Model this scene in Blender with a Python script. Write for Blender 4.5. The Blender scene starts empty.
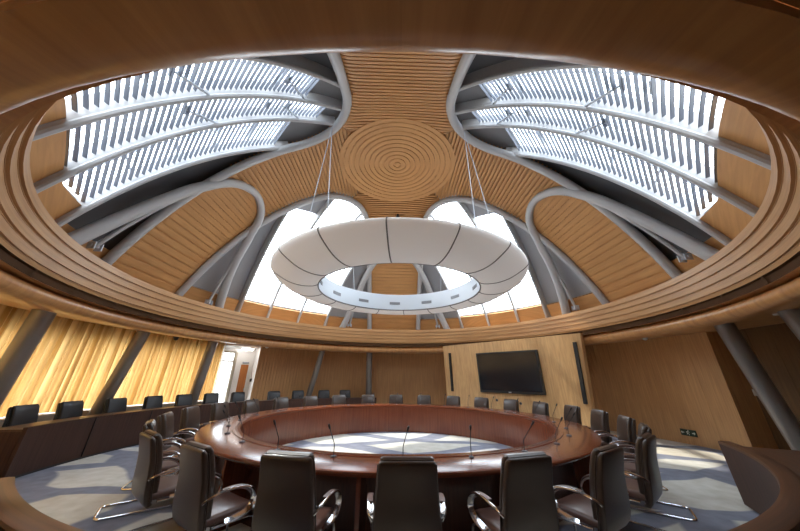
import bpy, bmesh, math, random
from math import sin, cos, pi, radians as R, sqrt, asin, atan2, hypot
from mathutils import Vector, Matrix
random.seed(7)
S = bpy.context.scene
COL = S.collection

# ------------------------------------------------------------------ materials
def new_mat(name):
    m = bpy.data.materials.new(name); m.use_nodes = True
    nt = m.node_tree
    return m, nt, nt.nodes['Principled BSDF']

def plain(name, col, rough=.5, metal=0., coat=0., spec=.5):
    m, nt, b = new_mat(name)
    b.inputs['Base Color'].default_value = (*col, 1)
    b.inputs['Roughness'].default_value = rough
    b.inputs['Metallic'].default_value = metal
    b.inputs['Coat Weight'].default_value = coat
    b.inputs['Specular IOR Level'].default_value = spec
    return m

def wood(name, c1, c2, scale=(1.2, 26), rough=.42, coat=0., coord='UV', blotch=.25, bump=.0, spec=.35):
    """grain runs along the first coordinate"""
    m, nt, b = new_mat(name); N = nt.nodes; L = nt.links
    tc = N.new('ShaderNodeTexCoord'); mp = N.new('ShaderNodeMapping')
    sc = scale if len(scale) == 3 else (scale[0], scale[1], 1)
    mp.inputs['Scale'].default_value = sc
    L.new(tc.outputs['UV' if coord == 'UV' else 'Object'], mp.inputs['Vector'])
    n1 = N.new('ShaderNodeTexNoise'); n1.inputs['Scale'].default_value = 1; n1.inputs['Detail'].default_value = 6
    n1.inputs['Roughness'].default_value = .62; n1.inputs['Distortion'].default_value = .3
    L.new(mp.outputs[0], n1.inputs['Vector'])
    n2 = N.new('ShaderNodeTexNoise'); n2.inputs['Scale'].default_value = .9; n2.inputs['Detail'].default_value = 2
    L.new(tc.outputs['UV' if coord == 'UV' else 'Object'], n2.inputs['Vector'])
    mx = N.new('ShaderNodeMath'); mx.operation = 'MULTIPLY_ADD'
    mx.inputs[1].default_value = blotch
    L.new(n2.outputs['Fac'], mx.inputs[0]); L.new(n1.outputs['Fac'], mx.inputs[2])
    rp = N.new('ShaderNodeValToRGB')
    rp.color_ramp.elements[0].position = .36 + blotch * .35; rp.color_ramp.elements[0].color = (*c1, 1)
    rp.color_ramp.elements[1].position = .64 + blotch * .6; rp.color_ramp.elements[1].color = (*c2, 1)
    L.new(mx.outputs[0], rp.inputs[0]); L.new(rp.outputs[0], b.inputs['Base Color'])
    b.inputs['Roughness'].default_value = rough
    b.inputs['Coat Weight'].default_value = coat; b.inputs['Coat Roughness'].default_value = .18
    b.inputs['Specular IOR Level'].default_value = spec
    return m

M = {}
M['wood_dome'] = wood('wood_dome', (.46, .235, .088), (.58, .305, .115), (1.0, 22), .45)
M['wood_soffit'] = wood('wood_soffit', (.44, .21, .08), (.60, .315, .12), (.55, 9), .30, coat=.12, blotch=.35)
M['wood_fascia'] = wood('wood_fascia', (.40, .205, .08), (.54, .30, .125), (.8, 34), .40)
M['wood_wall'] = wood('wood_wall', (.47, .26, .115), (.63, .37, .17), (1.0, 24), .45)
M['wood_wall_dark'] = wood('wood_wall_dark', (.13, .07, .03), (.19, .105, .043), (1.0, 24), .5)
M['wood_panel'] = wood('wood_panel', (.48, .275, .12), (.66, .41, .19), (1.6, 16, 1), .38, coord='UV')
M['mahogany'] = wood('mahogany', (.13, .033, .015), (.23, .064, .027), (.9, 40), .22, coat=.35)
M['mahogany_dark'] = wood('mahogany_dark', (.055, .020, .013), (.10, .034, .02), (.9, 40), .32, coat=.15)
M['desk_dark'] = wood('desk_dark', (.045, .023, .017), (.075, .036, .026), (.9, 40), .55, coat=0, spec=.2)
M['desk_rim'] = wood('desk_rim', (.07, .032, .018), (.12, .052, .026), (.9, 40), .38, coat=.08)
M['door_wood'] = wood('door_wood', (.40, .13, .03), (.52, .19, .05), (18, 1.2, 1), .4)
M['grille'] = plain('grille', (.085, .042, .02), .85, spec=.08)
M['steel_paint'] = plain('steel_paint', (.43, .43, .435), .38, spec=.5)
M['steel_white'] = plain('steel_white', (.50, .54, .60), .4)
M['louver'] = plain('louver', (.13, .15, .195), .45)
M['panel_dark'] = plain('panel_dark', (.085, .088, .095), .5)
M['panel_mid'] = plain('panel_mid', (.19, .19, .20), .5)
M['column'] = plain('column', (.27, .25, .235), .3, metal=.4)
M['chrome'] = plain('chrome', (.80, .81, .84), .14, metal=1)
M['leather'] = plain('leather', (.050, .030, .021), .34, spec=.55, coat=.12)
M['leather_seat'] = plain('leather_seat', (.12, .060, .045), .36, spec=.55, coat=.1)
M['leather_black'] = plain('leather_black', (.016, .017, .021), .42)
M['pad_brown'] = plain('pad_brown', (.10, .05, .04), .4)
M['black'] = plain('black', (.012, .012, .013), .45)
M['rubber'] = plain('rubber', (.02, .02, .02), .7)
M['screen'] = plain('screen', (.010, .012, .016), .16)
M['grey_metal'] = plain('grey_metal', (.33, .34, .36), .5)
M['dark_metal'] = plain('dark_metal', (.09, .095, .105), .5)
M['white_wall'] = plain('white_wall', (.80, .78, .75), .6)
M['white_fabric'] = plain('white_fabric', (.83, .82, .81), .65)
_b = M['white_fabric'].node_tree.nodes['Principled BSDF']          # the ring is a lamp: its fabric glows softly
_b.inputs['Emission Color'].default_value = (1, .97, .94, 1); _b.inputs['Emission Strength'].default_value = .11
M['ring_inner'] = plain('ring_inner', (.66, .72, .78), .5)
M['seam'] = plain('seam', (.16, .15, .15), .5)
M['slot'] = plain('slot', (.22, .23, .25), .5)
M['sill'] = plain('sill', (.42, .36, .28), .5)
M['sign_green'] = plain('sign_green', (.008, .035, .018), .35)
M['sign_white'] = plain('sign_white', (.72, .80, .72), .5)
M['white_plastic'] = plain('white_plastic', (.75, .74, .72), .4)
M['silver'] = plain('silver', (.7, .72, .74), .3, metal=.7)

def glass_mat():
    m = bpy.data.materials.new('thin_glass'); m.use_nodes = True; nt = m.node_tree; N = nt.nodes; L = nt.links
    N.remove(N['Principled BSDF'])
    tr = N.new('ShaderNodeBsdfTransparent'); tr.inputs[0].default_value = (.90, .94, .97, 1)
    gl = N.new('ShaderNodeBsdfGlossy'); gl.inputs['Roughness'].default_value = .03
    mx = N.new('ShaderNodeMixShader'); mx.inputs[0].default_value = .06
    L.new(tr.outputs[0], mx.inputs[1]); L.new(gl.outputs[0], mx.inputs[2]); L.new(mx.outputs[0], N['Material Output'].inputs[0])
    return m
M['glass'] = glass_mat()

def curtain_mat():
    m = bpy.data.materials.new('amber_curtain'); m.use_nodes = True; nt = m.node_tree; N = nt.nodes; L = nt.links
    N.remove(N['Principled BSDF'])
    tc = N.new('ShaderNodeTexCoord'); mp = N.new('ShaderNodeMapping'); mp.inputs['Scale'].default_value = (13, .15, 1)
    n = N.new('ShaderNodeTexNoise'); n.inputs['Scale'].default_value = 1; n.inputs['Detail'].default_value = 4
    rp = N.new('ShaderNodeValToRGB')
    rp.color_ramp.elements[0].position = .35; rp.color_ramp.elements[0].color = (.46, .25, .07, 1)
    rp.color_ramp.elements[1].position = .65; rp.color_ramp.elements[1].color = (.88, .62, .27, 1)
    L.new(tc.outputs['UV'], mp.inputs[0]); L.new(mp.outputs[0], n.inputs['Vector']); L.new(n.outputs['Fac'], rp.inputs[0])
    d = N.new('ShaderNodeBsdfDiffuse'); t = N.new('ShaderNodeBsdfTranslucent'); mx = N.new('ShaderNodeMixShader'); mx.inputs[0].default_value = .5
    L.new(rp.outputs[0], d.inputs[0]); L.new(rp.outputs[0], t.inputs[0])
    L.new(d.outputs[0], mx.inputs[1]); L.new(t.outputs[0], mx.inputs[2]); L.new(mx.outputs[0], N['Material Output'].inputs[0])
    return m
M['curtain'] = curtain_mat()

def carpet_mat():
    m, nt, b = new_mat('carpet'); N = nt.nodes; L = nt.links
    tc = N.new('ShaderNodeTexCoord')
    nz = N.new('ShaderNodeTexNoise'); nz.inputs['Scale'].default_value = .7; nz.inputs['Detail'].default_value = 1
    L.new(tc.outputs['Object'], nz.inputs['Vector'])
    ad = N.new('ShaderNodeMixRGB'); ad.blend_type = 'ADD'; ad.inputs[0].default_value = .45
    L.new(tc.outputs['Object'], ad.inputs[1]); L.new(nz.outputs['Color'], ad.inputs[2])
    mp = N.new('ShaderNodeMapping'); mp.inputs['Scale'].default_value = (.40, .88, 1); mp.inputs['Rotation'].default_value = (0, 0, .12)
    L.new(ad.outputs[0], mp.inputs[0])
    v = N.new('ShaderNodeTexVoronoi'); v.voronoi_dimensions = '2D'; v.feature = 'DISTANCE_TO_EDGE'; v.inputs['Scale'].default_value = 1
    v2 = N.new('ShaderNodeTexVoronoi'); v2.voronoi_dimensions = '2D'; v2.feature = 'F1'; v2.inputs['Scale'].default_value = 1
    L.new(mp.outputs[0], v.inputs['Vector']); L.new(mp.outputs[0], v2.inputs['Vector'])
    r = N.new('ShaderNodeValToRGB')
    r.color_ramp.elements[0].position = .115; r.color_ramp.elements[0].color = (0, 0, 0, 1)
    r.color_ramp.elements[1].position = .145; r.color_ramp.elements[1].color = (1, 1, 1, 1)
    L.new(v.outputs['Distance'], r.inputs[0])
    cr = N.new('ShaderNodeValToRGB'); cr.color_ramp.interpolation = 'CONSTANT'
    e = cr.color_ramp.elements; e[0].position = 0; e[0].color = (.58, .56, .50, 1); e[1].position = .55; e[1].color = (.62, .57, .47, 1)
    x = e.new(.8); x.color = (.60, .59, .57, 1)
    sp = N.new('ShaderNodeSeparateColor'); L.new(v2.outputs['Color'], sp.inputs[0]); L.new(sp.outputs[0], cr.inputs[0])
    fine = N.new('ShaderNodeTexNoise'); fine.inputs['Scale'].default_value = 5; fine.inputs['Detail'].default_value = 6
    L.new(tc.outputs['Object'], fine.inputs['Vector'])
    mx = N.new('ShaderNodeMixRGB'); mx.inputs[1].default_value = (.22, .23, .28, 1)
    L.new(r.outputs[0], mx.inputs[0]); L.new(cr.outputs[0], mx.inputs[2])
    ov = N.new('ShaderNodeMixRGB'); ov.blend_type = 'OVERLAY'; ov.inputs[0].default_value = .35
    L.new(mx.outputs[0], ov.inputs[1]); L.new(fine.outputs['Fac'], ov.inputs[2])
    L.new(ov.outputs[0], b.inputs['Base Color']); b.inputs['Roughness'].default_value = .85; b.inputs['Specular IOR Level'].default_value = .15
    return m
M['carpet'] = carpet_mat()

# ------------------------------------------------------------------ mesh helpers
class MB:
    """collects vertices, faces and per-corner UVs, then links them as one mesh object"""
    def __init__(s): s.v = []; s.f = []; s.uv = []; s.mi = []; s.sm = []
    def quad_grid(s, pts, uvs, smooth=True, mi=0, close_u=False):
        nu = len(pts); nv = len(pts[0]); o = len(s.v)
        for row in pts: s.v.extend(tuple(p) for p in row)
        for i in range(nu if close_u else nu - 1):
            i2 = (i + 1) % nu
            for j in range(nv - 1):
                s.f.append((o + i * nv + j, o + i2 * nv + j, o + i2 * nv + j + 1, o + i * nv + j + 1))
                u = uvs
                a = u[i][j]; b_ = u[i + 1][j] if i + 1 < len(u) else u[i2][j]; c = u[i + 1][j + 1] if i + 1 < len(u) else u[i2][j + 1]; d = u[i][j + 1]
                s.uv.append((a, b_, c, d)); s.mi.append(mi); s.sm.append(smooth)
    def face(s, pts, uvs=None, smooth=False, mi=0):
        o = len(s.v); s.v.extend(tuple(p) for p in pts); s.f.append(tuple(range(o, o + len(pts))))
        s.uv.append(tuple(uvs) if uvs else tuple((p[0], p[1]) for p in pts)); s.mi.append(mi); s.sm.append(smooth)
    def box(s, c, size, mat=None, mi=0):
        """axis box; optional 4x4 matrix applied. Grain (u) along the longest side of each face"""
        hx, hy, hz = size[0] / 2, size[1] / 2, size[2] / 2
        P = [Vector((c[0] + x * hx, c[1] + y * hy, c[2] + z * hz)) for x in (-1, 1) for y in (-1, 1) for z in (-1, 1)]
        F = [(0, 1, 3, 2), (4, 6, 7, 5), (0, 4, 5, 1), (2, 3, 7, 6), (0, 2, 6, 4), (1, 5, 7, 3)]
        for f in F:
            pp = [P[k] for k in f]
            e1 = (pp[1] - pp[0]).length; e2 = (pp[2] - pp[1]).length
            uv = [(0, 0), (e1, 0), (e1, e2), (0, e2)] if e1 >= e2 else [(0, 0), (0, e1), (e2, e1), (e2, 0)]
            if mat is not None: pp = [mat @ p for p in pp]
            s.face(pp, uv, False, mi)
    def tube(s, path, rad, n=10, cap=True, mi=0, close=False, flat=None):
        """round (or flat=(w,h) rectangular-ish) tube along path"""
        P = [Vector(p) for p in path]; m = len(P); rings = []; uvs = []; acc = 0
        up = None
        for i in range(m):
            if close: t = P[(i + 1) % m] - P[i - 1]
            else: t = P[min(i + 1, m - 1)] - P[max(i - 1, 0)]
            t.normalize()
            if up is None:
                up = Vector((0, 0, 1)) if abs(t.z) < .9 else Vector((1, 0, 0))
            a = t.cross(up); a.normalize(); up = a.cross(t); up.normalize()
            r = rad[i] if isinstance(rad, (list, tuple)) else rad
            ring = []
            for k in range(n + 1):
                th = 2 * pi * k / n
                if flat:
                    cx, sy = cos(th), sin(th)
                    ex = lambda q: math.copysign(abs(q) ** .4, q)
                    ring.append(P[i] + a * (flat[0] * ex(cx)) + up * (flat[1] * ex(sy)))
                else: ring.append(P[i] + a * (r * cos(th)) + up * (r * sin(th)))
            if i: acc += (P[i] - P[i - 1]).length
            rings.append(ring); uvs.append([(acc, k / n * .5) for k in range(n + 1)])
        if close:
            rings.append(rings[0]); uvs.append(uvs[0])
        s.quad_grid(rings, uvs, True, mi)
        if cap and not close:
            s.face(list(reversed(rings[0][:-1])), None, False, mi); s.face(rings[-1][:-1], None, False, mi)
    def lathe(s, prof, a0, a1, n, smooth=False, mi=0, cx=0, cy=0, uvswap=False):
        """revolve (r,z) profile from azimuth a0 to a1 (degrees clockwise from +Y). u runs round, v along profile"""
        pts = []; uvs = []
        rm = sum(p[0] for p in prof) / len(prof)
        ln = [0]
        for i in range(1, len(prof)): ln.append(ln[-1] + hypot(prof[i][0] - prof[i - 1][0], prof[i][1] - prof[i - 1][1]))
        for i in range(n + 1):
            a = R(a0 + (a1 - a0) * i / n); sa, ca = sin(a), cos(a)
            pts.append([(cx + r * sa, cy + r * ca, z) for r, z in prof])
            uvs.append([(a * rm, l) if not uvswap else (l, a * rm) for l in ln])
        if smooth: s.quad_grid(pts, uvs, True, mi)
        else:
            for j in range(len(prof) - 1):     # separate strips: crisp profile edges, smooth round the ring
                s.quad_grid([[p[j], p[j + 1]] for p in pts], [[u[j], u[j + 1]] for u in uvs], True, mi)
    def solid_arc(s, prof, a0, a1, n, mi=0, smooth=False, uvswap=False):
        """closed profile swept along an arc with end caps"""
        s.lathe(prof + [prof[0]], a0, a1, n, smooth, mi, uvswap=uvswap)
        for a, rev in ((a0, True), (a1, False)):
            sa, ca = sin(R(a)), cos(R(a))
            pts = [(r * sa, r * ca, z) for r, z in prof]
            uv = [(z, r) for r, z in prof]
            if rev: pts.reverse(); uv.reverse()
            s.face(pts, uv, False, mi)
    def loft(s, rings, smooth=True, mi=0, cap=True):
        pts = [list(r) + [r[0]] for r in rings]
        uv = [[(i * .05, j * .05) for j in range(len(pts[0]))] for i in range(len(pts))]
        s.quad_grid(pts, uv, smooth, mi)
        if cap:
            s.face(list(reversed(rings[0])), None, False, mi); s.face(rings[-1], None, False, mi)
    def mesh(s, name, mats):
        me = bpy.data.meshes.new(name)
        me.from_pydata(s.v, [], s.f)
        ul = me.uv_layers.new(name='UVMap')
        k = 0
        for fi, fuv in enumerate(s.uv):
            for u in fuv:
                ul.data[k].uv = (u[0], u[1]); k += 1
        for m in (mats if isinstance(mats, (list, tuple)) else [mats]): me.materials.append(m)
        for i, p in enumerate(me.polygons):
            p.material_index = s.mi[i]; p.use_smooth = s.sm[i]
        me.update()
        return me
    def build(s, name, mats, parent=None, fix=True):
        me = s.mesh(name, mats)
        if fix:
            bm = bmesh.new(); bm.from_mesh(me)
            bmesh.ops.remove_doubles(bm, verts=bm.verts, dist=1e-5)
            bmesh.ops.recalc_face_normals(bm, faces=bm.faces)
            bm.to_mesh(me); bm.free()
            me.set_sharp_from_angle(angle=R(34))
        return link(name, me, parent)

def link(name, me, parent=None, loc=None):
    o = bpy.data.objects.new(name, me); COL.objects.link(o)
    if parent is not None: o.parent = parent
    if loc is not None: o.location = loc
    return o

def tag(o, label=None, cat=None, group=None, kind=None):
    if label: o['label'] = label
    if cat: o['category'] = cat
    if group: o['group'] = group
    if kind: o['kind'] = kind
    return o

def thing(name, label, cat, loc=(0, 0, 0), rz=0, group=None, kind=None):
    o = bpy.data.objects.new(name, None); COL.objects.link(o)
    o.location = loc; o.rotation_euler = (0, 0, rz); o.empty_display_size = .1
    return tag(o, label, cat, group, kind)

def dup(o, parent=None):
    c = o.copy(); COL.objects.link(c)
    if parent is not None: c.parent = parent
    for ch in list(o.children): dup(ch, c)
    return c

def pol(r, az, z=0.):
    return Vector((r * sin(R(az)), r * cos(R(az)), z))

# ------------------------------------------------------------------ camera
F_PX, PITCH, ROLL, CAM_H, CAM_Y = 276., 22.0, .55, 1.6, -6.93
cd = bpy.data.cameras.new('camera'); cam = bpy.data.objects.new('camera', cd); COL.objects.link(cam)
cd.sensor_fit = 'HORIZONTAL'; cd.sensor_width = 36; cd.lens = F_PX / 800 * 36; cd.clip_start = .02; cd.clip_end = 200
cd.shift_x = .5 / 800
p = R(PITCH); rr = R(ROLL)
fwd = Vector((0, cos(p), sin(p))); up0 = Vector((0, -sin(p), cos(p))); rt0 = Vector((1, 0, 0))
rt = rt0 * cos(rr) + up0 * sin(rr); up = up0 * cos(rr) - rt0 * sin(rr)
cam.matrix_world = Matrix(((rt.x, up.x, -fwd.x, 0), (rt.y, up.y, -fwd.y, CAM_Y), (rt.z, up.z, -fwd.z, CAM_H), (0, 0, 0, 1)))
S.camera = cam

# ------------------------------------------------------------------ the dome surface
XO, YO, PSI, RD, Z0, ZT, DN, DM = -.1, 0., -1.3, 6.77, 3.356, 7.857, 2.61, .875
AW = 1.17            # half width of a timber arm
FR = 1.56; FC = AW + FR
def prof(r):
    return Z0 + (ZT - Z0) * max(0., 1 - min(max(r / RD, 0), 1) ** DN) ** DM
def dome(x, y, off=0.):
    """x, y in dome plan coordinates (already rotated to world axes, relative to the dome centre)"""
    r = hypot(x, y)
    if r > RD - .004: x *= (RD - .004) / r; y *= (RD - .004) / r; r = RD - .004
    z = prof(r)
    if off:
        e = .003
        dz = (prof(min(r + e, RD)) - prof(max(r - e, 0))) / (min(r + e, RD) - max(r - e, 0))
        l = hypot(1, dz); nr, nz = -dz / l, 1 / l
        if r > 1e-6: x += x / r * nr * off; y += y / r * nr * off
        z += nz * off
    return Vector((XO + x, YO + y, z))
def frame(base, t, s, off=0.):
    a = R(base + PSI)
    return dome(t * sin(a) + s * cos(a), t * cos(a) - s * sin(a), off)
def polar(base, r, azrel, off=0.):
    a = R(base + PSI + azrel)
    return dome(r * sin(a), r * cos(a), off)

def arm_w(t):
    if t < FC and t > AW: w = FC - sqrt(max(0, FR ** 2 - (FC - t) ** 2))
    else: w = AW
    return min(w, t)

def arm_pt(base, t, s_, off=0.):
    a = R(base + PSI); b = min(1, max(0, (t - 1.5) / 1.3)); b = b * b * (3 - 2 * b)
    def zz(q): return prof(min(sqrt(q * q + b * AW ** 2 + (1 - b) * s_ * s_), RD - .004))
    e = .004; dz = (zz(t + e) - zz(t - e)) / (2 * e); l = hypot(1, dz)
    z = zz(t) + off / l; t = t - dz / l * off
    return Vector((XO + t * sin(a) + s_ * cos(a), YO + t * cos(a) - s_ * sin(a), z))

def make_arm(base):
    mb = MB(); cols = [-1, -.93, -.86, -.78, -.6, -.3, 0, .3, .6, .78, .86, .93, 1]
    lift = lambda q: .05 * max(0, (abs(q) - .78) / .22) ** 1.5
    rows = []; t = 1.2
    while t < 6.56:
        pit = .102 if t < 4.25 else .112
        te = min(t + pit, 6.62); g = .040 if t < 4.25 else .022
        rows += [(t, 0.), (te - g, .006), (te - g, .09 if t < 4.25 else .032), (te, .09 if t < 4.25 else .032)]
        t = te
    for (t0, o0), (t1, o1) in zip(rows, rows[1:]):
        if t1 - t0 < 1e-6 and o0 == o1: continue
        w0, w1 = arm_w(t0), arm_w(t1)
        a = [arm_pt(base, t0, w0 * q, o0 + lift(q)) for q in cols]; b = [arm_pt(base, t1, w1 * q, o1 + lift(q)) for q in cols]
        mb.quad_grid([a, b], [[(w0 * q, t0) for q in cols], [(w1 * q, t1 + (.05 if t0 == t1 else 0)) for q in cols]], False)
    return mb

dome_parent = thing('ceiling_dome', 'slatted timber dome with four arms and a round centre', 'ceiling', kind='structure')
for base in (-90, 0, 90, 180):
    make_arm(base).build('timber_arm', M['wood_dome'], dome_parent, fix=False)
mb = MB(); prows = [(0.001, -.012)]; r = .1
while r < 1.8:
    prows += [(r, -.012), (r, .02), (r + .022, .02), (r + .022, -.012)]; r += .155
prows += [(1.80, -.012), (1.80, .03)]
n = 72
for (r0, o0), (r1, o1) in zip(prows, prows[1:]):
    mb.quad_grid([[polar(0, r0, 360 * k / n, o0), polar(0, r1, 360 * k / n, o1)] for k in range(n + 1)],
                 [[(2 * pi * k / n * max(r0, .3), r0), (2 * pi * k / n * max(r0, .3), r1)] for k in range(n + 1)], False)
mb.build('centre_roundel', M['wood_dome'], dome_parent, fix=False)
mb = MB()
mb.quad_grid([[polar(0, r_, 360 * k / n, .16) for r_ in (.01, 1, 1.8, 2.2)] for k in range(n + 1)], [[(k, r_) for r_ in range(4)] for k in range(n + 1)], True)
mb.build('backing_plate', M['panel_dark'], dome_parent)  # unseen disc added to block daylight leaking between arms and roundel

# ------------------------------------------------------------------ skylights between the arms
def t_bound(s):
    s = abs(s)
    return FC * sqrt(2) - sqrt(FR ** 2 - s * s) if s < FR / sqrt(2) else AW * sqrt(2) + s

def skylight(n, diag, ribs, bays, r_end, t_cap, louvers, label):
    """ribs: list of (s at t=2.6, slope ds/dt); bays: t where the glass of each bay starts"""
    w = thing('window_%d' % n, label, 'skylight', kind='structure')
    rs = lambda k, t: ribs[k][0] + ribs[k][1] * (t - 2.6)
    def lat(k, t):           # k may be fractional between ribs
        i = min(int(k), 2); f = k - i
        return rs(i, t) * (1 - f) + rs(i + 1, t) * f
    def t_at_r(k, r):
        lo, hi = 1., r
        for _ in range(40):
            m = (lo + hi) / 2
            if hypot(m, lat(k, m)) < r: lo = m
            else: hi = m
        return lo
    def t_end(k): return min(t_at_r(k, r_end), t_cap)
    # edge tube: leaf shaped loop
    d1 = diag - 45; xe = sqrt((RD - .05) ** 2 - AW ** 2)
    loop = [(xe - (xe - FC) * i / 26, AW) for i in range(26)]
    loop += [(FC - FR * sin(pi / 2 * i / 16), FC - FR * cos(pi / 2 * i / 16)) for i in range(17)]
    loop += [(AW, FC + (xe - FC) * i / 26) for i in range(1, 27)]
    mb = MB(); mb.tube([frame(d1, a, b, -.05) for a, b in loop], .105, 12); mb.build('edge_tube', M['steel_paint'], w)
    # ribs: tube on a deep web
    for k in range(4):
        ts = t_bound(rs(k, 2.6)) + .04; te = t_at_r(k, 6.72)
        P = [(ts + (te - ts) * i / 40) for i in range(41)]
        mb = MB(); mb.tube([frame(diag, t, rs(k, t), -.02) for t in P], .048, 8)
        for side in (-1, 1):
            mb.quad_grid([[frame(diag, t, rs(k, t) + side * .022, 0), frame(diag, t, rs(k, t) + side * .022, .27)] for t in P],
                         [[(t, 0), (t, .4)] for t in P], False)
        mb.build('rib', M['steel_paint'], w)
    for k in range(3):
        # glass
        ks = [k + j / 6 for j in range(7)]
        def tt(kk, v): 
            t1 = t_end(kk); return bays[k] + v * (t1 - bays[k])
        mb = MB()
        mb.quad_grid([[frame(diag, tt(q, i / 30), lat(q, tt(q, i / 30)), .27) for q in ks] for i in range(31)],
                     [[(q, i / 30) for q in ks] for i in range(31)], True)
        mb.build('glass', M['glass'], w)
        # glazing bars
        mb = MB()
        nb = 5
        for i in range(nb + 1):
            v = min(max(i / nb, .004), .996)
            mb.tube([frame(diag, tt(q, v), lat(q, tt(q, v)), .235) for q in ks], .022 if 0 < i < nb else .035, 6)
        for q in (k + .5,):
            mb.tube([frame(diag, tt(q, i / 20), lat(q, tt(q, i / 20)), .24) for i in range(21)], .016, 6)
        mb.build('glazing_bar', M['steel_white'], w)
        # gray sheet from the loop to the start of the glass
        mb = MB()
        mb.quad_grid([[frame(diag, 1.75 + (bays[k] - 1.75) * i / 8, lat(q, 1.75 + (bays[k] - 1.75) * i / 8), .20) for q in ks] for i in range(9)],
                     [[(q, i * .1) for q in ks] for i in range(9)], True)
        mb.quad_grid([[frame(diag, bays[k], lat(q, bays[k]), .20), frame(diag, bays[k], lat(q, bays[k]), .30)] for q in ks], [[(q, 0), (q, .1)] for q in ks], True)
        mb.build('cover_panel', M['panel_mid' if louvers else 'grey_metal'], w)
        if louvers:
            mb = MB(); t = bays[k] + .04
            qs = [k + .03 + .94 * j / 8 for j in range(9)]; te = [t_end(q) - .02 for q in qs]
            while t < max(te):
                qq = [q for q, e in zip(qs, te) if e > t]
                if len(qq) > 1:
                    loop4 = []
                    for dt, off in ((0, .07), (.009, .125), (.015, .125), (.006, .07), (0, .07)):
                        loop4.append([frame(diag, t + dt, lat(q, t + dt), off) for q in qq])
                    mb.quad_grid(loop4, [[(a, b * .3) for b in range(len(qq))] for a in range(5)], False)
                t += .072
            mb.build('louver', M['louver'], w)
    # gray sheets either side of the glass
    for side, k in ((-1, 0), (1, 3)):
        mb = MB(); rows = []; uv = []
        for i in range(41):
            r = 2.2 + (6.72 - 2.2) * i / 40
            lo, hi = 1., r
            t = t_at_r(k, r)
            ai = math.degrees(atan2(rs(k, t), t)); ao = side * 45
            if side * ao < side * ai: ao = ai
            rows.append([polar(diag, r, ai + (ao - ai) * j / 8, .22) for j in range(9)])
            uv.append([(r, r * R(ai + (ao - ai) * j / 8)) for j in range(9)])
        mb.quad_grid(rows, uv, True)
        mb.build('side_panel', M['panel_dark' if louvers else 'grey_metal'], w)
    # timber upstand at the foot
    mb = MB()
    k0 = math.degrees(atan2(rs(0, 5.9), 5.9)); k3 = math.degrees(atan2(rs(3, 5.9), 5.9))
    for rw, a0f, a1f in ((6.42, lambda r: -45 + math.degrees(asin(1.0 / r)), lambda r: k0), (6.42, lambda r: k3, lambda r: 45 - math.degrees(asin(1.0 / r)))):
        rows = []; uv = []
        for i in range(9):
            r = rw + (6.765 - rw) * i / 8
            aa = [a0f(r) + (a1f(r) - a0f(r)) * j / 12 for j in range(13)]
            rows.append([polar(diag, r, a, .06) for a in aa]); uv.append([(R(a) * r, r) for a in aa])
        mb.quad_grid(rows, uv, True)
        aa = [a0f(rw) + (a1f(rw) - a0f(rw)) * j / 12 for j in range(13)]
        mb.quad_grid([[polar(diag, rw, a, .06), polar(diag, rw, a, .26)] for a in aa], [[(a * .1, 0), (a * .1, .2)] for a in aa], False)
    ks = [j / 6 for j in range(19)]
    rows = []; uv = []
    for i in range(9):
        tl = [t_end(q) + (t_at_r(q, 6.765) - t_end(q)) * i / 8 for q in ks]
        rows.append([frame(diag, t, lat(q, t), .06) for q, t in zip(ks, tl)]); uv.append([(q * 1.1, t) for q, t in zip(ks, tl)])
    mb.quad_grid(rows, uv, True)
    mb.quad_grid([[frame(diag, t_end(q), lat(q, t_end(q)), .06), frame(diag, t_end(q), lat(q, t_end(q)), .30)] for q in ks], [[(q, 0), (q, .2)] for q in ks], False)
    mb.build('upstand_panel', M['wood_dome'], w)
    return w, lat

far_ribs = [(-1.75, 0), (-.60, 0), (.68, 0), (1.87, 0)]
nearL = [(-1.19, 0), (-.55, .232), (.06, .372), (1.18, .344)]
nearR = [(-1.18, -.344), (-.06, -.372), (.55, -.232), (1.19, 0)]
skylight(1, -45, far_ribs, (3.5, 2.46, 2.75), 6.40, 9, False, 'far left skylight behind the hanging ring')
skylight(2, 45, [(-s, 0) for s, _ in reversed(far_ribs)], (2.75, 2.46, 3.5), 6.40, 9, False, 'far right skylight behind the hanging ring')
wl, latL = skylight(3, -135, nearL, (3.25, 2.72, 3.15), 6.24, 6.03, True, 'large louvred skylight at upper left')
wr, latR = skylight(4, 135, nearR, (3.15, 2.72, 3.25), 6.24, 6.03, True, 'large louvred skylight at upper right')
# louver actuators: rod from a rib to the blades with small cross bars
for w, diag, lat, spots in ((wl, -135, latL, ((1.0, .55, 4.9), (2.0, 1.55, 4.6), (1.0, .6, 3.4), (2.0, 1.6, 3.2))), (wr, 135, latR, ((2.0, 2.45, 4.9), (1.0, 1.45, 4.6), (2.0, 2.4, 3.4), (1.0, 1.4, 3.2)))):
    for k0, k1, t in spots:
        a = frame(diag, t - .1, lat(k0, t - .1), 0); b = frame(diag, t + .35, lat(k1, t + .35), .13)
        mb = MB(); mb.tube([a, b], .022, 8)
        for dt in (-.12, 0, .12, .24):
            mb.tube([frame(diag, t + .35 + dt, lat(k1 - .12, t + .35 + dt), .13), frame(diag, t + .35 + dt, lat(k1 + .12, t + .35 + dt), .13)], .02, 6)
        mb.build('actuator', M['steel_white'], w)

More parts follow.
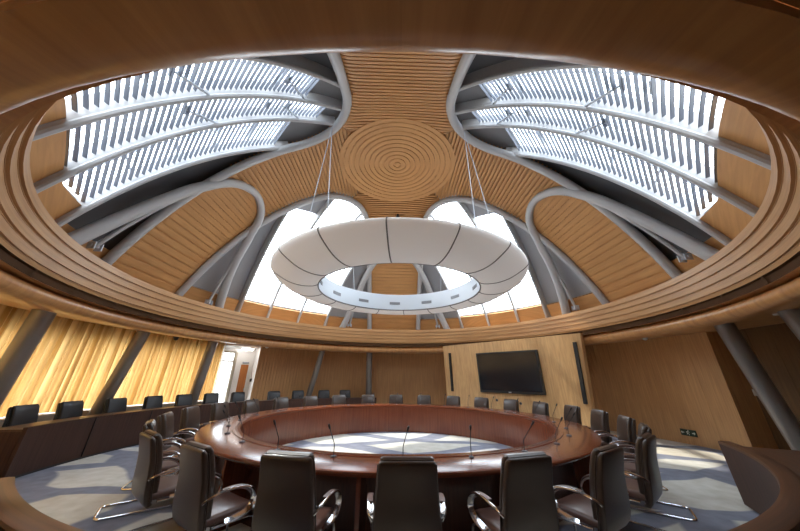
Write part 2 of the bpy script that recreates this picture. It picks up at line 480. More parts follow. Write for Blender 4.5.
# ------------------------------------------------------------------ steel arches and struts
ARCH = [(0, 4.24), (.40, 4.29), (.78, 4.42), (1.03, 4.60), (1.20, 4.80), (1.41, 5.05), (1.62, 5.37), (1.92, 5.74), (2.26, 6.05), (2.48, 6.18)]
def catmull(P, n=6):
    out = []
    for i in range(len(P) - 1):
        p0 = P[max(i - 1, 0)]; p1 = P[i]; p2 = P[i + 1]; p3 = P[min(i + 2, len(P) - 1)]
        for k in range(n):
            t = k / n
            out.append(tuple(.5 * (2 * p1[d] + (p2[d] - p0[d]) * t + (2 * p0[d] - 5 * p1[d] + 4 * p2[d] - p3[d]) * t * t + (3 * p1[d] - p0[d] - 3 * p2[d] + p3[d]) * t ** 3) for d in range(len(p1))))
    out.append(P[-1]); return out
full = [(-s, t) for s, t in reversed(ARCH[1:])] + ARCH
path2 = catmull(full)
for base, lab in ((-90, 'left'), (90, 'right'), (0, 'far')):
    mb = MB()
    foot = {-90: (2.38, 2.74), 90: (2.70, 2.38), 0: (2.5, 2.66)}[base]
    pth = [(s * (1 + ((foot[0] if s < 0 else foot[1]) / 2.48 - 1) * max(0, (t - 4.8) / 1.38)), t) for s, t in path2]
    mb.tube([frame(base, t, s, -.12) for s, t in pth], [.105 + .03 * min(1, abs(s) / 2.3) for s, t in pth], 14)
    o = mb.build('steel_arch', M['steel_paint'])
    tag(o, {'left': 'grey steel tube arch over the timber dome arm on the left', 'right': 'grey steel tube arch over the timber dome arm on the right',
            'far': 'grey steel tube arch seen through the hanging ring'}[lab], 'arch', 'steel arches of the dome')
    for sgn in (-1, 1):
        st = thing('roof_strut', 'thin grey steel strut %s leg of the %s steel arch' % (
            {(-90, -1): 'beside the near', (-90, 1): 'beside the far', (90, -1): 'beside the far', (90, 1): 'beside the near', (0, -1): 'beside the left', (0, 1): 'beside the right'}[(base, sgn)],
            lab), 'strut', group='thin struts of the dome')
        nearside = (base, sgn) in ((-90, -1), (90, 1))
        s0, s1 = (1.31, 1.78) if nearside else (1.46, 2.10)
        pts = [frame(base, 5.08 + 1.12 * i / 10, sgn * (s0 + (s1 - s0) * i / 10), -.13) for i in range(11)]
        mb = MB(); mb.tube(pts, .042, 10); mb.build('rod', M['steel_paint'], st)
        mb = MB(); m4 = Matrix.Translation(pts[-1]) @ Matrix.Rotation(-R(base), 4, 'Z')
        mb.box((-.07, 0, 0), (.02, .16, .15), m4); mb.box((.07, 0, 0), (.02, .16, .15), m4); mb.tube([m4 @ Vector((-.1, 0, 0)), m4 @ Vector((.1, 0, 0))], .035, 10)
        mb.build('foot_bracket', M['steel_white'], st)

# ------------------------------------------------------------------ lower ring ceiling: ledge, stepped fascia, grille, lip, soffit
NA = 144
mb = MB()
pf = [(7.35, 3.42), (6.10, 3.60), (6.04, 3.62)]
z = 3.62; r = 6.04
for k in range(4):
    pf += [(r, z), (r + .004, z - .118), (r + .03, z - .122), (r + .03, z - .135)]
    r += .035; z -= .135
pf += [(r, z), (r + .01, 3.03)]
mb.lathe(pf, -180, 180, NA)
fas = mb.build('trim_1', M['wood_fascia']); tag(fas, 'stepped timber bands ringing the round ceiling opening', 'fascia', kind='structure')
mb = MB(); mb.lathe([(r + .01, 3.03), (r + .05, 3.02), (r + .05, 2.90), (r + .01, 2.89)], -180, 180, NA)
for k in range(360):                                   # vertical fins of the air grille
    a0 = k; 
    if k % 10 == 0:
        mb.lathe([(r + .012, 3.03), (r + .012, 2.89)], a0 - .25, a0 + .25, 1)
g = mb.build('trim_2', M['grille']); tag(g, 'dark slotted air grille band under the timber bands', 'grille', kind='structure')
mb = MB()
lip = [(r + .01, 2.89)]
for k in range(13):
    a = pi / 2 - pi * k / 12 * .92 - .1
    lip.append((6.46 - .19 * abs(cos(a)) ** .8, 2.765 + .135 * sin(a)))
lip += [(6.55, 2.625), (6.55, 2.70), (6.58, 2.70)]
for k in range(1, 8): lip.append((6.58 + 3.2 * k / 7, 2.70 + .02 * k))
mb.lathe(lip[:16], -180, 180, NA, smooth=True, uvswap=True); mb.lathe(lip[15:], -57.4, 198, NA, uvswap=True)
pocket = lip[15:18] + [(7.42, 2.745), (7.42, 3.30), (8.65, 3.30)]
mb.lathe(pocket, -162, -57.4, 80, uvswap=True)
for a in (-162, -57.4):
    mb.face([pol(7.42, a, 2.70), pol(9.6, a, 2.70), pol(9.6, a, 3.30), pol(7.42, a, 3.30)], [(0, 0), (2, 0), (2, .6), (0, .6)])
c = mb.build('ceiling', M['wood_soffit']); tag(c, 'curved timber soffit around the round opening', 'ceiling', kind='structure')

# ------------------------------------------------------------------ floor
mb = MB(); n = 96
mb.quad_grid([[(rr_ * sin(2 * pi * k / n), rr_ * cos(2 * pi * k / n), 0) for rr_ in (0.01, 3, 6, 9.8)] for k in range(n + 1)], [[(k, j) for j in range(4)] for k in range(n + 1)], False)
tag(mb.build('floor', M['carpet']), 'grey carpet with pale pebble shapes', 'floor', kind='structure')

# ------------------------------------------------------------------ walls
def grooved_wall(mb, a0, a1, rb, rt_, z0, z1, pitch, g=.022, dep=.025):
    rm = (rb + rt_) / 2; da = math.degrees(pitch / rm); n = max(1, int(round((a1 - a0) / da))); da = (a1 - a0) / n; dg = math.degrees(g / rm)
    cols = []
    for k in range(n):
        a = a0 + k * da
        cols += [(a, 0), (a + da - dg, 0), (a + da - dg, dep), (a + da, dep)]
    cols.append((a1, 0))
    pts = [[pol(rb + d, a, z0), pol(rt_ + d, a, z1)] for a, d in cols]
    mb.quad_grid(pts, [[(z0, R(a) * rm + (.3 if False else 0)), (z1, R(a) * rm)] for a, d in cols], False)
mb = MB(); grooved_wall(mb, -47.8, 63.5, 8.12, 7.92, 0, 2.80, .125)
mb.quad_grid([[pol(8.12, -47.8, 0), pol(7.92, -47.8, 2.8)], [pol(9.0, -46.3, 0), pol(9.0, -46.3, 2.8)]], [[(0, 0), (2.8, 0)], [(0, 1), (2.8, 1)]], False, mi=1)
tag(mb.build('wall_back', [M['wood_wall'], M['white_wall']]), 'grooved timber wall behind the far chairs', 'wall', kind='structure')
mb = MB(); grooved_wall(mb, 62, 87.6, 8.00, 7.98, 0, 2.80, .60, .006, .006)
mb.quad_grid([[pol(8.00, 87.6, 0), pol(7.98, 87.6, 2.8)], [pol(8.6, 87.6, 0), pol(8.6, 87.6, 2.8)]], [[(0, 0), (2.8, 0)], [(0, .5), (2.8, .5)]], False)
tag(mb.build('wall_right', M['wood_wall']), 'smooth timber wall with the exit sign', 'wall', kind='structure')
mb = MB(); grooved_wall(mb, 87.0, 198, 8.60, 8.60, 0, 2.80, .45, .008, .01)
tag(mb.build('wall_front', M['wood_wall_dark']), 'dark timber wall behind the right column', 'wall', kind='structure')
mb = MB()
mb.solid_arc([(7.92, 0), (7.92, .74), (8.5, .74), (8.5, 0)], -162, -57.6, 80)
mb.solid_arc([(8.31, 2.48), (8.31, 3.30), (8.6, 3.30), (8.6, 2.48)], -162, -57.6, 80)
mb.quad_grid([[pol(8.1, -57.6, 0), pol(8.0, -57.6, 2.8)], [pol(9.05, -56.0, 0), pol(9.05, -56.0, 2.8)]], [[(0, 0), (2.8, 0)], [(0, 1), (2.8, 1)]], False)
tag(mb.build('wall_left', M['sill']), 'low pale sill wall under the curtains', 'wall', kind='structure')
# glazed facade behind the curtains; unseen stretch behind the camera added for more daylight
w5 = thing('window_5', 'tall glazing behind the amber curtains', 'window', kind='structure')
mb = MB(); mb.lathe([(8.46, .74), (8.46, 2.48)], -162, -57.6, 80); mb.build('glass', M['glass'], w5)
mb = MB()
for k in range(26):
    a = -162 + 104.4 * k / 25
    mb.tube([pol(8.43, a, .74), pol(8.43, a, 2.48)], .03, 6)
mb.lathe([(8.40, 1.5), (8.40, 1.55), (8.46, 1.55)], -162, -57.6, 80)
mb.build('window_frame', M['grey_metal'], w5)

# lobby beyond the opening at back left
LB = -57.0
mb = MB()
def lob(a, z): return pol(9.0, a, z)
for z0, z1, a0, a1 in ((2.52, 2.8, -57, -46), (0, .05, -57, -51.4), (0, 2.8, -51.4, -49.5), (2.04, 2.8, -49.5, -47.5), (0, 2.8, -47.5, -46)):
    mb.quad_grid([[lob(a0 + (a1 - a0) * i / 4, z0), lob(a0 + (a1 - a0) * i / 4, z1)] for i in range(5)], [[(i, z0), (i, z1)] for i in range(5)], False)
tag(mb.build('wall_lobby', M['white_wall']), 'white lobby wall with an orange door', 'wall', kind='structure')
d1 = thing('door_1', 'orange timber door in the white lobby wall', 'door', kind='structure')
mb = MB(); mb.quad_grid([[lob(-49.5, 0), lob(-49.5, 2.04)], [lob(-48.5, 0), lob(-48.5, 2.04)], [lob(-47.5, 0), lob(-47.5, 2.04)]], [[(0, 0), (0, 2)], [(.3, 0), (.3, 2)], [(.6, 0), (.6, 2)]], False)
mb.build('door_leaf', M['door_wood'], d1)
mb = MB(); mb.tube([pol(8.95, -49.3, 2.12), pol(8.95, -47.7, 2.12)], .035, 8); mb.build('door_closer', M['grey_metal'], d1)
mb = MB(); mb.tube([pol(8.93, -47.8, 1.0), pol(8.93, -47.8, 1.12)], .018, 8); mb.build('door_handle', M['chrome'], d1)
w6 = thing('window_6', 'bright tall lobby window beside the curtain end', 'window', kind='structure')
mb = MB(); mb.quad_grid([[lob(-57 + 5.6 * i / 4, .05), lob(-57 + 5.6 * i / 4, 2.52)] for i in range(5)], [[(i, 0), (i, 1)] for i in range(5)], False); mb.build('glass', M['glass'], w6)
mb = MB()
mb.tube([pol(8.97, -51.5, 0), pol(8.97, -51.5, 2.52)], .07, 8); mb.tube([pol(8.97, -56.8, 0), pol(8.97, -56.8, 2.52)], .05, 8)
mb.tube([pol(8.97, -57, 2.16), pol(8.97, -51.5, 2.16)], .04, 8); mb.tube([pol(8.97, -57, 2.52), pol(8.97, -51.5, 2.52)], .04, 8)
mb.build('window_frame', M['sill'], w6)
mb = MB()
for i in range(5):
    pass
mb.quad_grid([[pol(7.98, -57.3 + 9.4 * i / 6, 2.685), pol(9.0, -57.3 + 9.4 * i / 6, 2.685)] for i in range(7)], [[(i, 0), (i, 1)] for i in range(7)], False)
tag(mb.build('ceiling_lobby', M['white_wall']), 'white lobby ceiling', 'ceiling', kind='structure')
M['lamp'] = plain('lamp', (1, 1, 1), .5)
_b = M['lamp'].node_tree.nodes['Principled BSDF']; _b.inputs['Emission Color'].default_value = (1, .95, .92, 1); _b.inputs['Emission Strength'].default_value = 22
t = thing('strip_lamp', 'short lit strip lamp on the white lobby ceiling', 'lamp', (0, 0, 0))
mb = MB(); mb.tube([pol(8.45, -51.6, 2.64), pol(8.45, -48.6, 2.64)], .03, 8); mb.build('tube_light', M['lamp'], t)
mb = MB(); mb.tube([pol(8.45, -51.8, 2.675), pol(8.45, -48.4, 2.675)], .018, 8); mb.build('fitting', M['grey_metal'], t)
t = thing('light_switch', 'small black switch on the white lobby wall edge', 'switch', pol(8.55, -47.2, 1.42), R(47))
mb = MB(); mb.box((0, 0, 0), (.10, .03, .12)); mb.build('plate', M['black'], t)
mb = MB(); mb.box((0, -.018, 0), (.04, .012, .06)); mb.build('rocker', M['dark_metal'], t)

# ------------------------------------------------------------------ slanted columns
def column(az, rb, rt_, azt, label, rad=.185):
    mb = MB(); a = pol(rb, az, 0); b = pol(rt_, azt, 2.76)
    mb.tube([a, a + (b - a) * .35, a + (b - a) * .7, b], rad, 24)
    tag(mb.build('column', M['column']), label, 'column', 'slanted steel columns', 'structure')
column(-99.5, 7.75, 7.05, -103.2, 'thick slanted grey column at the left edge of the curtains', .165)
column(-83.2, 7.8, 7.05, -83.3, 'slanted grey column between the second and third curtain stretches', .15)
column(-64.0, 7.8, 7.05, -65.4, 'slanted grey column beside the lobby opening', .15)
column(-32.2, 7.75, 7.05, -29.2, 'slanted grey column before the grooved back wall', .12)
column(-10.4, 7.75, 7.05, -11.5, 'upright grey column at the end of the back desk', .14)
column(95.7, 7.85, 7.05, 97.9, 'slanted grey column beside the right timber wall', .155)
column(107.5, 7.8, 7.1, 108.6, 'slanted grey column cut off at the right edge', .155)

# ------------------------------------------------------------------ curtains
def curtain(a0, a1, label):
    mb = MB(); n = int((a1 - a0) * R(1) * 8.1 / .028); rows = []; uv = []
    rnd = random.Random(int(a0 * 10)); ph = 0; cols = []
    for i in range(n + 1):
        a = a0 + (a1 - a0) * i / n
        ph += .028 / .16 * 2 * pi * (.95 + .6 * rnd.random())
        ef = min(1, (a - a0) / .5, (a1 - a) / .5); cols.append((a, ef * (.065 * sin(ph) + .03 * sin(ph * .37)), ef))
    for a, d, ef in cols:
        rows.append([pol(8.20 - .10 * z / 2.7 + d * (1 - .25 * z / 2.7), a + ef * .12 * sin(a * 3) * (1 - z / 2.7), z) for z in (.76, 1.1, 1.6, 2.1, 2.5, 2.8, 3.2)])
        uv.append([(R(a) * 8.1, z) for z in (.76, 1.1, 1.6, 2.1, 2.5, 2.8, 3.2)])
    mb.quad_grid(rows, uv, True)
    c = thing('curtain', label, 'curtain', pol(8.15, (a0 + a1) / 2, .76), 0, 'amber curtains along the left wall')
    o = mb.build('cloth', M['curtain'], None); o.parent = c; o.matrix_parent_inverse = Matrix.Translation(-Vector(c.location))
    mb = MB(); mb.tube([pol(8.12, a0 + .15 + (a1 - a0 - .3) * i / 12, 3.24) for i in range(13)], .018, 6)
    o = mb.build('rail', M['grey_metal'], None); o.parent = c; o.matrix_parent_inverse = Matrix.Translation(-Vector(c.location))
curtain(-161.5, -101.0, 'amber pleated curtain left of the first slanted column, cut by the frame')
curtain(-101.0, -83.2, 'amber pleated curtain between the first and second slanted columns')
curtain(-83.2, -64.6, 'amber pleated curtain between the second and third slanted columns')
curtain(-64.6, -57.8, 'narrow amber curtain end beside the bright lobby window')

# ------------------------------------------------------------------ ring chandelier
ch = thing('ring_chandelier', 'large white ring lamp hanging on cables under the dome', 'chandelier', (0, 0, 3.6))
def chl(o): o.parent = ch; o.matrix_parent_inverse = Matrix.Translation((0, 0, -3.6)); return o
RP = catmull([(2.04, 3.64), (2.16, 3.585), (2.42, 3.57), (2.70, 3.63), (2.95, 3.76), (3.09, 3.86), (3.13, 3.94), (3.06, 4.01), (2.88, 4.10), (2.6, 4.18), (2.3, 4.20), (2.06, 4.16)], 3)
mb = MB(); mb.lathe(RP, -180, 180, 128, smooth=True); chl(mb.build('shell', M['white_fabric']))
mb = MB(); mb.lathe([(2.05, 3.64), (2.035, 3.66), (2.035, 4.12), (2.06, 4.16)], -180, 180, 128); chl(mb.build('inner_band', M['ring_inner']))
mb = MB(); mb.tube([pol(2.04, 360 * k / 96, 3.635) for k in range(96)], .016, 6, close=True); chl(mb.build('rim', M['seam']))
for k in range(16):
    a = -176 + 22.5 * k
    mb = MB(); mb.tube([pol(r_ + .0, a, z_) for r_, z_ in RP], .013, 6); chl(mb.build('seam_rib', M['seam']))
for k in range(12):
    a = -4 + 30 * k
    mb = MB(); m4 = Matrix.Translation(pol(2.035, a, 3.86)) @ Matrix.Rotation(-R(a), 4, 'Z')
    mb.box((0, 0, 0), (.34, .03, .085), m4); chl(mb.build('vent', M['slot']))
for base in (-135, -45, 45, 135):
    top = frame(base, 2.42, 0, -.12)
    for da in (-11, 11):
        az = base + PSI + da
        bt = pol(2.62, az, 4.17)
        mb = MB(); mb.tube([top, bt], .0085, 6); chl(mb.build('suspension_cable', M['steel_white']))

# small projector under the dome
pr = thing('ceiling_spotlight', 'small black spotlight under the dome just above the hanging ring', 'spotlight', frame(0, 2.39, .07, 0), 0)
mb = MB(); mb.tube([(0, 0, 0), (0, 0, -.16)], .035, 8); mb.build('stem', M['black'], pr)
mb = MB(); mb.tube([(0, .13, -.12), (0, -.13, -.30)], .085, 14); mb.build('lamp_head', M['black'], pr)

# ------------------------------------------------------------------ ring table
tb = thing('ring_table', 'glossy red brown ring shaped conference table', 'table')
RO, RI = 3.72, 3.08
mb = MB(); mb.lathe([(RI + .03, .70), (RI + .03, .745), (RI + .14, .75), (RO - .025, .75), (RO - .003, .738), (RO, .72), (RO - .02, .695), (RO - .10, .69), (RI + .03, .70)], -180, 180, 144); mb.build('tabletop', M['mahogany'], tb)
mb = MB(); mb.lathe([(RI + .13, .745), (RI + .125, .758), (RI + .03, .762), (RI, .75), (RI - .005, .72), (RI + .02, .70)], -180, 180, 144); mb.build('inner_rim', M['mahogany'], tb)
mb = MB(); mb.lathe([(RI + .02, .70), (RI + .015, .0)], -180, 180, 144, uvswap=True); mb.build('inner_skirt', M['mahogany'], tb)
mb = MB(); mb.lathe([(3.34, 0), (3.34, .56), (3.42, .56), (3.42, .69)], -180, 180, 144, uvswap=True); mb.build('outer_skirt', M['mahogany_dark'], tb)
for k in range(13):
    a = 180 - 1.0 + (k + .25) * 360 / 13
    mb = MB(); m4 = Matrix.Rotation(-R(a), 4, 'Z')
    mb.box((0, 3.50, .345), (.045, .32, .69), m4); mb.build('support_fin', M['mahogany'], tb)

# ------------------------------------------------------------------ curved desks
ds = thing('curved_desk', 'long dark curved desk in front of the amber curtains', 'desk')
mb = MB(); mb.solid_arc([(6.42, .04), (6.40, .76), (6.46, .76), (6.46, .04)], -104.5, -8.5, 80, uvswap=True); mb.build('front_panel', M['desk_dark'], ds)
mb = MB(); mb.solid_arc([(6.46, .70), (6.46, .735), (6.98, .735), (6.98, .70)], -104.5, -8.5, 80); mb.build('desktop', M['desk_rim'], ds)
mb = MB(); mb.solid_arc([(6.43, 0), (6.43, .04), (6.47, .04), (6.47, 0)], -104.4, -8.6, 80); mb.build('plinth', M['black'], ds)
for a in (-104.2, -8.8):
    mb = MB(); mb.solid_arc([(6.47, 0), (6.47, .70), (6.96, .70), (6.96, 0)], a - .25, a + .25, 1); mb.build('end_panel', M['desk_dark'], ds)
for k in range(1, 8):
    a = -104.5 + 96 * k / 8
    mb = MB(); mb.solid_arc([(6.395, .05), (6.385, .755), (6.41, .755), (6.42, .05)], a - .035, a + .035, 1); mb.build('panel_joint', M['black'], ds)
ds2 = thing('curved_desk', 'curved desk at the bottom corners, wrapping round the viewpoint', 'desk')
A0, A1 = 115.2, 219.6
mb = MB(); mb.solid_arc([(5.24, .03), (5.20, .755), (5.23, .765), (5.29, .765), (5.32, .75), (5.30, .03)], A0, A1, 100, uvswap=True); mb.build('front_panel', M['desk_dark'], ds2)
mb = MB(); mb.solid_arc([(5.195, .74), (5.205, .768), (5.24, .775), (5.33, .775), (5.35, .765), (5.35, .74)], A0, A1, 100); mb.build('rim', M['desk_rim'], ds2)
mb = MB(); mb.solid_arc([(5.32, .69), (5.32, .725), (6.75, .725), (6.75, .69)], A0, A1, 100); mb.build('desktop', M['desk_rim'], ds2)
for a in (A0 + .3, A1 - .3):
    mb = MB(); mb.solid_arc([(5.31, 0), (5.31, .69), (6.70, .69), (6.70, 0)], a - .3, a + .3, 1); mb.build('end_panel', M['desk_dark'], ds2)

# ------------------------------------------------------------------ chairs
def rrect(w, d, cx, cy, rad, n=4):
    pts = []
    for qx, qy, a0 in ((1, 1, 0), (-1, 1, 90), (-1, -1, 180), (1, -1, 270)):
        for k in range(n + 1):
            a = R(a0 + 90 * k / n)
            pts.append((cx + qx * (w / 2 - rad) + rad * cos(a), cy + qy * (d / 2 - rad) + rad * sin(a)))
    return pts
def slab(path, rad_c):
    """path: (y, z, width, thickness, tilt) levels; ring lies across the path"""
    mb = MB(); rings = []
    for y, z, w, th, tilt in path:
        ring = []
        for px, py in rrect(w, th, 0, 0, min(rad_c, th * .48, w * .48)):
            ring.append(Vector((px, y + py * cos(tilt), z + py * sin(tilt))))
        rings.append(ring)
    mb.loft(rings); return mb
def rounded_path(P, rad, n=5):
    P = [Vector(p) for p in P]; out = [P[0]]
    for i in range(1, len(P) - 1):
        a = (P[i - 1] - P[i]); b = (P[i + 1] - P[i]); r = min(rad, a.length * .49, b.length * .49)
        p0 = P[i] + a.normalized() * r; p1 = P[i] + b.normalized() * r
        for k in range(n + 1):
            t = k / n; out.append(p0 * (1 - t) ** 2 + P[i] * 2 * t * (1 - t) + p1 * t * t)
    out.append(P[-1]); return out

def make_chair(ml, ms, mp, label):
    t = thing('conference_chair', label, 'chair')
    back = [(-.145, .345, .40, .03, .9), (-.175, .355, .47, .05, .6), (-.205, .40, .52, .058, .25), (-.222, .47, .54, .06, .08), (-.232, .56, .535, .06, .02), (-.240, .66, .515, .056, .06), (-.255, .78, .495, .054, .14), (-.285, .91, .48, .054, .22), (-.305, .98, .472, .05, .3), (-.318, 1.003, .455, .034, .5), (-.322, 1.012, .42, .014, .6)]
    slab(back, .022).build('back_shell', ml, t)
    cush = [(-.135, .44, .44, .03, .2), (-.155, .46, .47, .06, .12), (-.172, .56, .485, .075, .05), (-.182, .66, .475, .078, .08), (-.198, .78, .46, .074, .16), (-.230, .92, .45, .07, .24), (-.252, .985, .45, .066, .35), (-.275, 1.016, .44, .058, .7), (-.292, 1.026, .40, .022, .7)]
    slab(cush, .03).build('back_cushion', ml, t)
    for sx in (-1, 1):
        mb = MB(); mb.tube(catmull([(sx * (w / 2 + .001), y + .030, z) for y, z, w, th, tl in back[2:-2]], 3), .006, 6)
        mb.build('piping', ml, t)
    seat = [(-.20, .42, .44, .05, pi / 2), (-.17, .435, .49, .075, pi / 2), (-.02, .44, .50, .085, pi / 2), (.14, .445, .50, .085, pi / 2), (.24, .44, .49, .075, pi / 2), (.275, .43, .46, .05, pi / 2), (.285, .425, .42, .02, pi / 2)]
    slab(seat, .035).build('seat', ms, t)
    x = .235
    fr = rounded_path([(x, -.12, .385), (x, .30, .375), (x, .32, .015), (x, -.52, .015), (-x, -.52, .015), (-x, .32, .015), (-x, .30, .375), (-x, -.12, .385)], .09)
    mb = MB(); mb.tube(fr, .0135, 10)
    mb.tube([(-x, .05, .385), (x, .05, .385)], .011, 8); mb.tube([(-x, -.1, .385), (x, -.1, .385)], .011, 8)
    mb.build('cantilever_frame', M['chrome'], t)
    for sx in (-1, 1):
        ap = catmull([(sx * .255, -.235, .60), (sx * .285, -.20, .635), (sx * .30, -.08, .665), (sx * .305, .06, .66), (sx * .305, .16, .61), (sx * .298, .20, .53), (sx * .285, .16, .45), (sx * .262, .06, .41), (sx * .25, -.02, .405)], 4)
        mb = MB(); mb.tube(ap, .02, 10, flat=(.029, .011)); arm = mb.build('armrest', M['chrome'], t)
        pp = [Vector(q) + Vector((0, 0, .012)) for q in ap[7:17]]
        mb = MB(); mb.tube(pp, .02, 8, flat=(.026, .008)); mb.build('arm_pad', mp, arm)
    return t

ordw = ['', 'first', 'second', 'third', 'fourth', 'fifth', 'sixth', 'seventh', 'eighth', 'ninth', 'tenth', 'eleventh', 'twelfth', 'thirteenth']
proto = make_chair(M['leather'], M['leather_seat'], M['pad_brown'], 'x')
NCH = 26; PH = -1.04; RC = 3.99
for i in range(NCH):
    az = 180 + PH - i * 360 / NCH
    c = proto if i == 0 else dup(proto)
    jit = random.Random(i * 7 + 1)
    jr = 0 if i == 0 else jit.uniform(-.03, .05); ja = 0 if i == 0 else jit.uniform(-3.5, 3.5)
    if i == 2: az += .8
    if i == 23: jr = .06
    if i == 24: ja = -8; jr = .04; az += -1.1
    if i == 2: ja = 6; az += .5
    c.location = pol(RC + jr, az); c.rotation_euler = (0, 0, pi - R(az) + R(ja)); c.scale = (1, 1, .965)
    if i == 0: lab = 'brown leather chair at front centre of the ring table, back to the viewer'
    elif i <= 12: lab = 'brown leather chair, %s to the right of the front centre chair round the table' % ordw[i]
    elif i == 13: lab = 'brown leather chair at far centre of the ring table, opposite the front centre chair'
    else: lab = 'brown leather chair, %s to the left of the front centre chair round the table' % ordw[26 - i]
    tag(c, lab, 'chair', 'brown chairs round the ring table')
protoB = make_chair(M['leather_black'], M['leather_black'], M['black'], 'x')
OUT = [-97.1, -90.2, -82.3, -74.8, -67.9, -61.1, -53.9, -43.2, -35.5, -26.8, -19.4]
for i, az in enumerate(OUT):
    c = protoB if i == 0 else dup(protoB)
    c.location = pol(7.03, az); c.rotation_euler = (0, 0, pi - R(az))
    tag(c, 'black chair behind the long curved desk, %s from its near left end' % ordw[i + 1], 'chair', 'black chairs behind the curved desk')

# ------------------------------------------------------------------ microphones
def make_mic():
    t = thing('gooseneck_microphone', 'x', 'microphone')
    mb = MB(); mb.loft([[Vector((px, py, z)) for px, py in rrect(w, d, 0, 0, .008)] for z, w, d in ((0, .05, .07), (.010, .05, .07), (.016, .035, .05))]); mb.build('base', M['dark_metal'], t)
    ps = rounded_path([(0, 0, .012), (0, 0, .125), (0, -.125, .30)], .03)
    mb = MB(); mb.tube(ps, .005, 8); mb.build('stem', M['black'], t)
    mb = MB(); mb.tube([(0, -.122, .296), (0, -.125, .300), (0, -.148, .333), (0, -.156, .344), (0, -.159, .348)], [.005, .012, .013, .011, .003], 10); mb.build('mic_head', M['black'], t)
    return t
mic = make_mic()
for i in range(NCH):
    az = 180 + PH - i * 360 / NCH
    m_ = mic if i == 0 else dup(mic)
    m_.location = pol(3.29, az, .7525); m_.rotation_euler = (0, 0, pi - R(az) + R(random.Random(i).uniform(-30, 30)))
    if i == 0: lab = 'black gooseneck microphone on the table before the front centre chair'
    elif i == 13: lab = 'black gooseneck microphone on the table before the far centre chair'
    elif i < 13: lab = 'black gooseneck microphone before the %s chair right of the front centre chair' % ordw[i]
    else: lab = 'black gooseneck microphone before the %s chair left of the front centre chair' % ordw[26 - i]
    tag(m_, lab, 'microphone', 'microphones on the ring table')

# ------------------------------------------------------------------ timber screen wall with television
A48, L4 = R(48), R(4)
PX = Vector((cos(A48), -sin(A48), 0)); PZ = Vector((-sin(A48) * sin(L4), -cos(A48) * sin(L4), cos(L4))); PY = PZ.cross(PX)
PM = Matrix(((PX.x, PY.x, PZ.x, 4.164), (PX.y, PY.y, PZ.y, 3.75), (PX.z, PY.z, PZ.z, 0), (0, 0, 0, 1)))
fp = thing('screen_wall', 'free standing light timber wall panel carrying the television', 'wall panel', kind='thing')
fp.matrix_world = PM
mb = MB()
f = [(-3.06, 0), (2.19, 0), (2.43, 2.925), (-3.04, 2.905)]
fr_ = [Vector((u, 0, v)) for u, v in f]; bk = [Vector((u, .05 if u < 0 else .30, v)) for u, v in f]
mb.face(fr_, [(v, u) for u, v in f]); mb.face(list(reversed(bk)), [(v, u) for u, v in reversed(f)])
for i in range(4):
    j = (i + 1) % 4; mb.face([fr_[j], fr_[i], bk[i], bk[j]], [(0, 0), (2, 0), (2, .28), (0, .28)])
mb.build('panel', M['wood_panel'], fp)
tv = thing('television', 'large wall mounted black television on the light timber wall', 'television'); tv.matrix_world = PM
mb = MB(); mb.box((-.15, -.045, 1.81), (2.39, .08, 1.41)); mb.build('housing', M['black'], tv)
mb = MB(); mb.box((-.15, -.088, 1.825), (2.27, .006, 1.28)); mb.build('screen', M['screen'], tv)
mb = MB(); mb.box((-.15, -.09, 1.14), (.10, .012, .035)); mb.build('badge', M['silver'], tv)
for nm, u0, v0, u1, v1, wd, lab in (('l', -2.72, 1.08, -2.68, 2.59, .085, 'tall thin black column speaker left of the television'), ('r', 2.13, .92, 2.23, 2.67, .10, 'tall thin black column speaker right of the television')):
    t = thing('column_speaker', lab, 'speaker'); t.matrix_world = PM
    mb = MB(); a = [(u0 - wd / 2, v0), (u0 + wd / 2, v0), (u1 + wd / 2, v1), (u1 - wd / 2, v1)]
    fr_ = [Vector((u, -.07, v)) for u, v in a]; bk = [Vector((u, -.001, v)) for u, v in a]
    mb.face(fr_); mb.face(list(reversed(bk)))
    for i in range(4):
        j = (i + 1) % 4; mb.face([fr_[j], fr_[i], bk[i], bk[j]])
    mb.build('cabinet', M['black'], t)
    mb = MB(); a = [(u0 - wd * .38, v0 + .04), (u0 + wd * .38, v0 + .04), (u1 + wd * .38, v1 - .04), (u1 - wd * .38, v1 - .04)]
    mb.face([Vector((u, -.073, v)) for u, v in a]); mb.build('grille', M['rubber'], t)
for u, v, lab in ((-.75, .85, 'small round dark socket under the left part of the television'), (.13, .80, 'small round dark socket under the middle of the television')):
    t = thing('wall_socket', lab, 'socket'); t.matrix_world = PM @ Matrix.Translation((u, 0, v))
    mb = MB(); mb.tube([(0, -.001, 0), (0, -.02, 0)], .045, 16); mb.build('cover', M['dark_metal'], t)
    mb = MB(); mb.tube([(0, -.02, 0), (0, -.026, 0)], .022, 12); mb.build('plug_hole', M['black'], t)

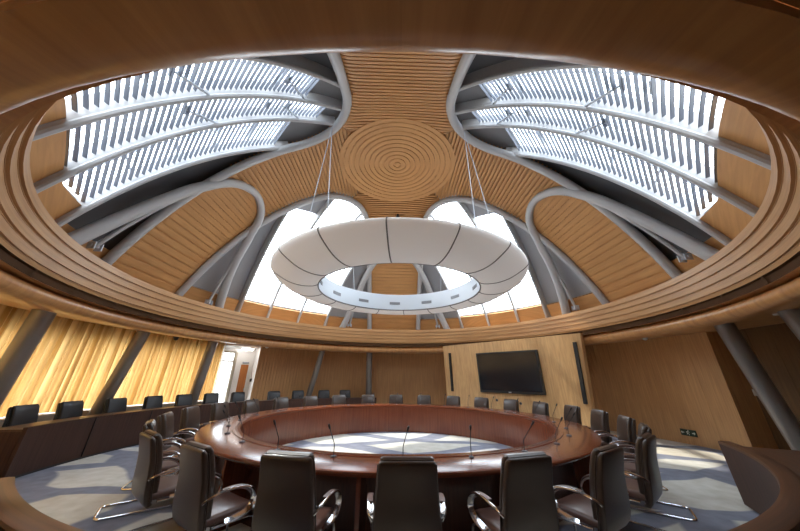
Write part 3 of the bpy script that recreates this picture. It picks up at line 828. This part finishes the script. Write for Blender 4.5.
# ------------------------------------------------------------------ exit sign, switch, ceiling spots
t = thing('exit_sign', 'small dark green exit sign low on the right timber wall', 'sign', pol(7.975, 78.4, .28), -R(78.4))
mb = MB(); mb.box((0, 0, 0), (.36, .03, .15)); mb.build('plate', M['sign_green'], t)
mb = MB(); y = -.018
def poly(pts): mb.face([Vector((a, y, b)) for a, b in pts])
poly([(-.15, -.012), (-.09, -.012), (-.09, .012), (-.15, .012)]); poly([(-.17, 0), (-.135, -.035), (-.135, .035)])
poly([(.09, -.012), (.15, -.012), (.15, .012), (.09, .012)]); poly([(.17, 0), (.135, .035), (.135, -.035)])
mb.tube([(.012, y, .05), (.012, y + .004, .05)], .013, 10)
for P in ([(.0, .035), (-.012, -.01)], [(-.012, -.01), (.02, -.03)], [(.02, -.03), (.012, -.055)], [(-.012, -.01), (-.035, -.04)], [(.0, .03), (.035, .012)], [(0, .03), (-.035, .02)], [(-.035, .02), (-.04, -.005)]):
    (a, b), (c2, d) = P; l = hypot(c2 - a, d - b); nx, nz = -(d - b) / l * .007, (c2 - a) / l * .007
    poly([(a + nx, b + nz), (a - nx, b - nz), (c2 - nx, d - nz), (c2 + nx, d + nz)])
mb.build('pictogram', M['sign_white'], t)
t = thing('wall_switch', 'small pale switch on the dark timber wall beside the right column', 'switch', pol(8.575, 88.0, 1.33), -R(88.0))
mb = MB(); mb.box((0, 0, 0), (.12, .03, .14)); mb.build('plate', M['white_plastic'], t)
mb = MB(); mb.box((0, -.018, 0), (.05, .012, .07)); mb.build('rocker', M['silver'], t)
def spot(az, r, lab, mat, mt2):
    t = thing('ceiling_camera', lab, 'camera', pol(r, az, 2.70 + .006 * (r - 6.5)), 0)
    mb = MB(); mb.tube([(0, 0, 0), (0, 0, -.035)], .075, 16); mb.build('mount', mat, t)
    mb = MB()
    mb.loft([[Vector((q * cos(2 * pi * k / 14), q * sin(2 * pi * k / 14), z)) for k in range(14)] for q, z in ((.062, -.035), (.062, -.06), (.05, -.085), (.028, -.10), (.008, -.104))]); mb.build('dome_cover', mt2, t)
spot(82.7, 6.86, 'small round camera under the soffit above the right timber wall', M['white_plastic'], M['silver'])
spot(-50.0, 6.75, 'small pale camera under the soffit beside the lobby opening', M['white_plastic'], M['white_plastic'])
spot(-74.0, 7.3, 'small dark camera under the soffit before the third curtain', M['dark_metal'], M['black'])
t = thing('downlight', 'recessed white downlight in the soffit at the right edge', 'downlight', pol(7.15, 106.5, 2.715), 0)
mb = MB(); mb.tube([(0, 0, .01), (0, 0, -.015)], .09, 20); mb.build('trim_ring', M['white_plastic'], t)
mb = MB(); mb.tube([(0, 0, -.012), (0, 0, -.02)], .06, 20); mb.build('lens', M['sign_white'], t)

# ------------------------------------------------------------------ daylight
w = bpy.data.worlds.new('sky'); S.world = w; w.use_nodes = True
nt = w.node_tree; bg = nt.nodes['Background']; bg.inputs['Strength'].default_value = 6.0
tc = nt.nodes.new('ShaderNodeTexCoord'); sx = nt.nodes.new('ShaderNodeSeparateXYZ'); rp = nt.nodes.new('ShaderNodeValToRGB')   # pale overcast sky over darker ground
nt.links.new(tc.outputs['Generated'], sx.inputs[0]); nt.links.new(sx.outputs['Z'], rp.inputs[0]); nt.links.new(rp.outputs[0], bg.inputs['Color'])
e = rp.color_ramp.elements; e[0].position = 0; e[0].color = (.42, .42, .40, 1); e[1].position = .04; e[1].color = (.92, .96, 1.0, 1)
q = e.new(.9); q.color = (.82, .91, 1.0, 1)
sun = bpy.data.lights.new('sun', 'SUN'); sun.energy = 3.6; sun.angle = R(2.5); sun.color = (1, .93, .82)
so = bpy.data.objects.new('sun', sun); COL.objects.link(so)
el, az = R(58), R(-62)
d = Vector((sin(az) * cos(el), cos(az) * cos(el), sin(el)))
so.rotation_euler = d.to_track_quat('Z', 'Y').to_euler()
def portal(loc, direction, sx, sy):
    l = bpy.data.lights.new('portal', 'AREA'); l.shape = 'RECTANGLE'; l.size = sx; l.size_y = sy; l.cycles.is_portal = True
    o = bpy.data.objects.new('portal', l); COL.objects.link(o); o.location = loc
    o.rotation_euler = Vector(direction).to_track_quat('-Z', 'Y').to_euler()
for diag in (-135, -45, 45, 135):
    a = R(diag + PSI); c = frame(diag, 4.6, .3 if abs(diag) > 90 and diag < 0 else (-.3 if diag > 90 else 0), .9)
    portal(c, (-sin(a) * .62, -cos(a) * .62, -.78), 4.6, 5.2)

S.view_settings.view_transform = 'Standard'; S.view_settings.look = 'None'; S.view_settings.gamma = 1; S.view_settings.use_curve_mapping = False
S.view_settings.exposure = 0.62
S.cycles.use_denoising = True
S.cycles.max_bounces = 10; S.cycles.diffuse_bounces = 6; S.cycles.transparent_max_bounces = 12
S.cycles.sample_clamp_indirect = 6
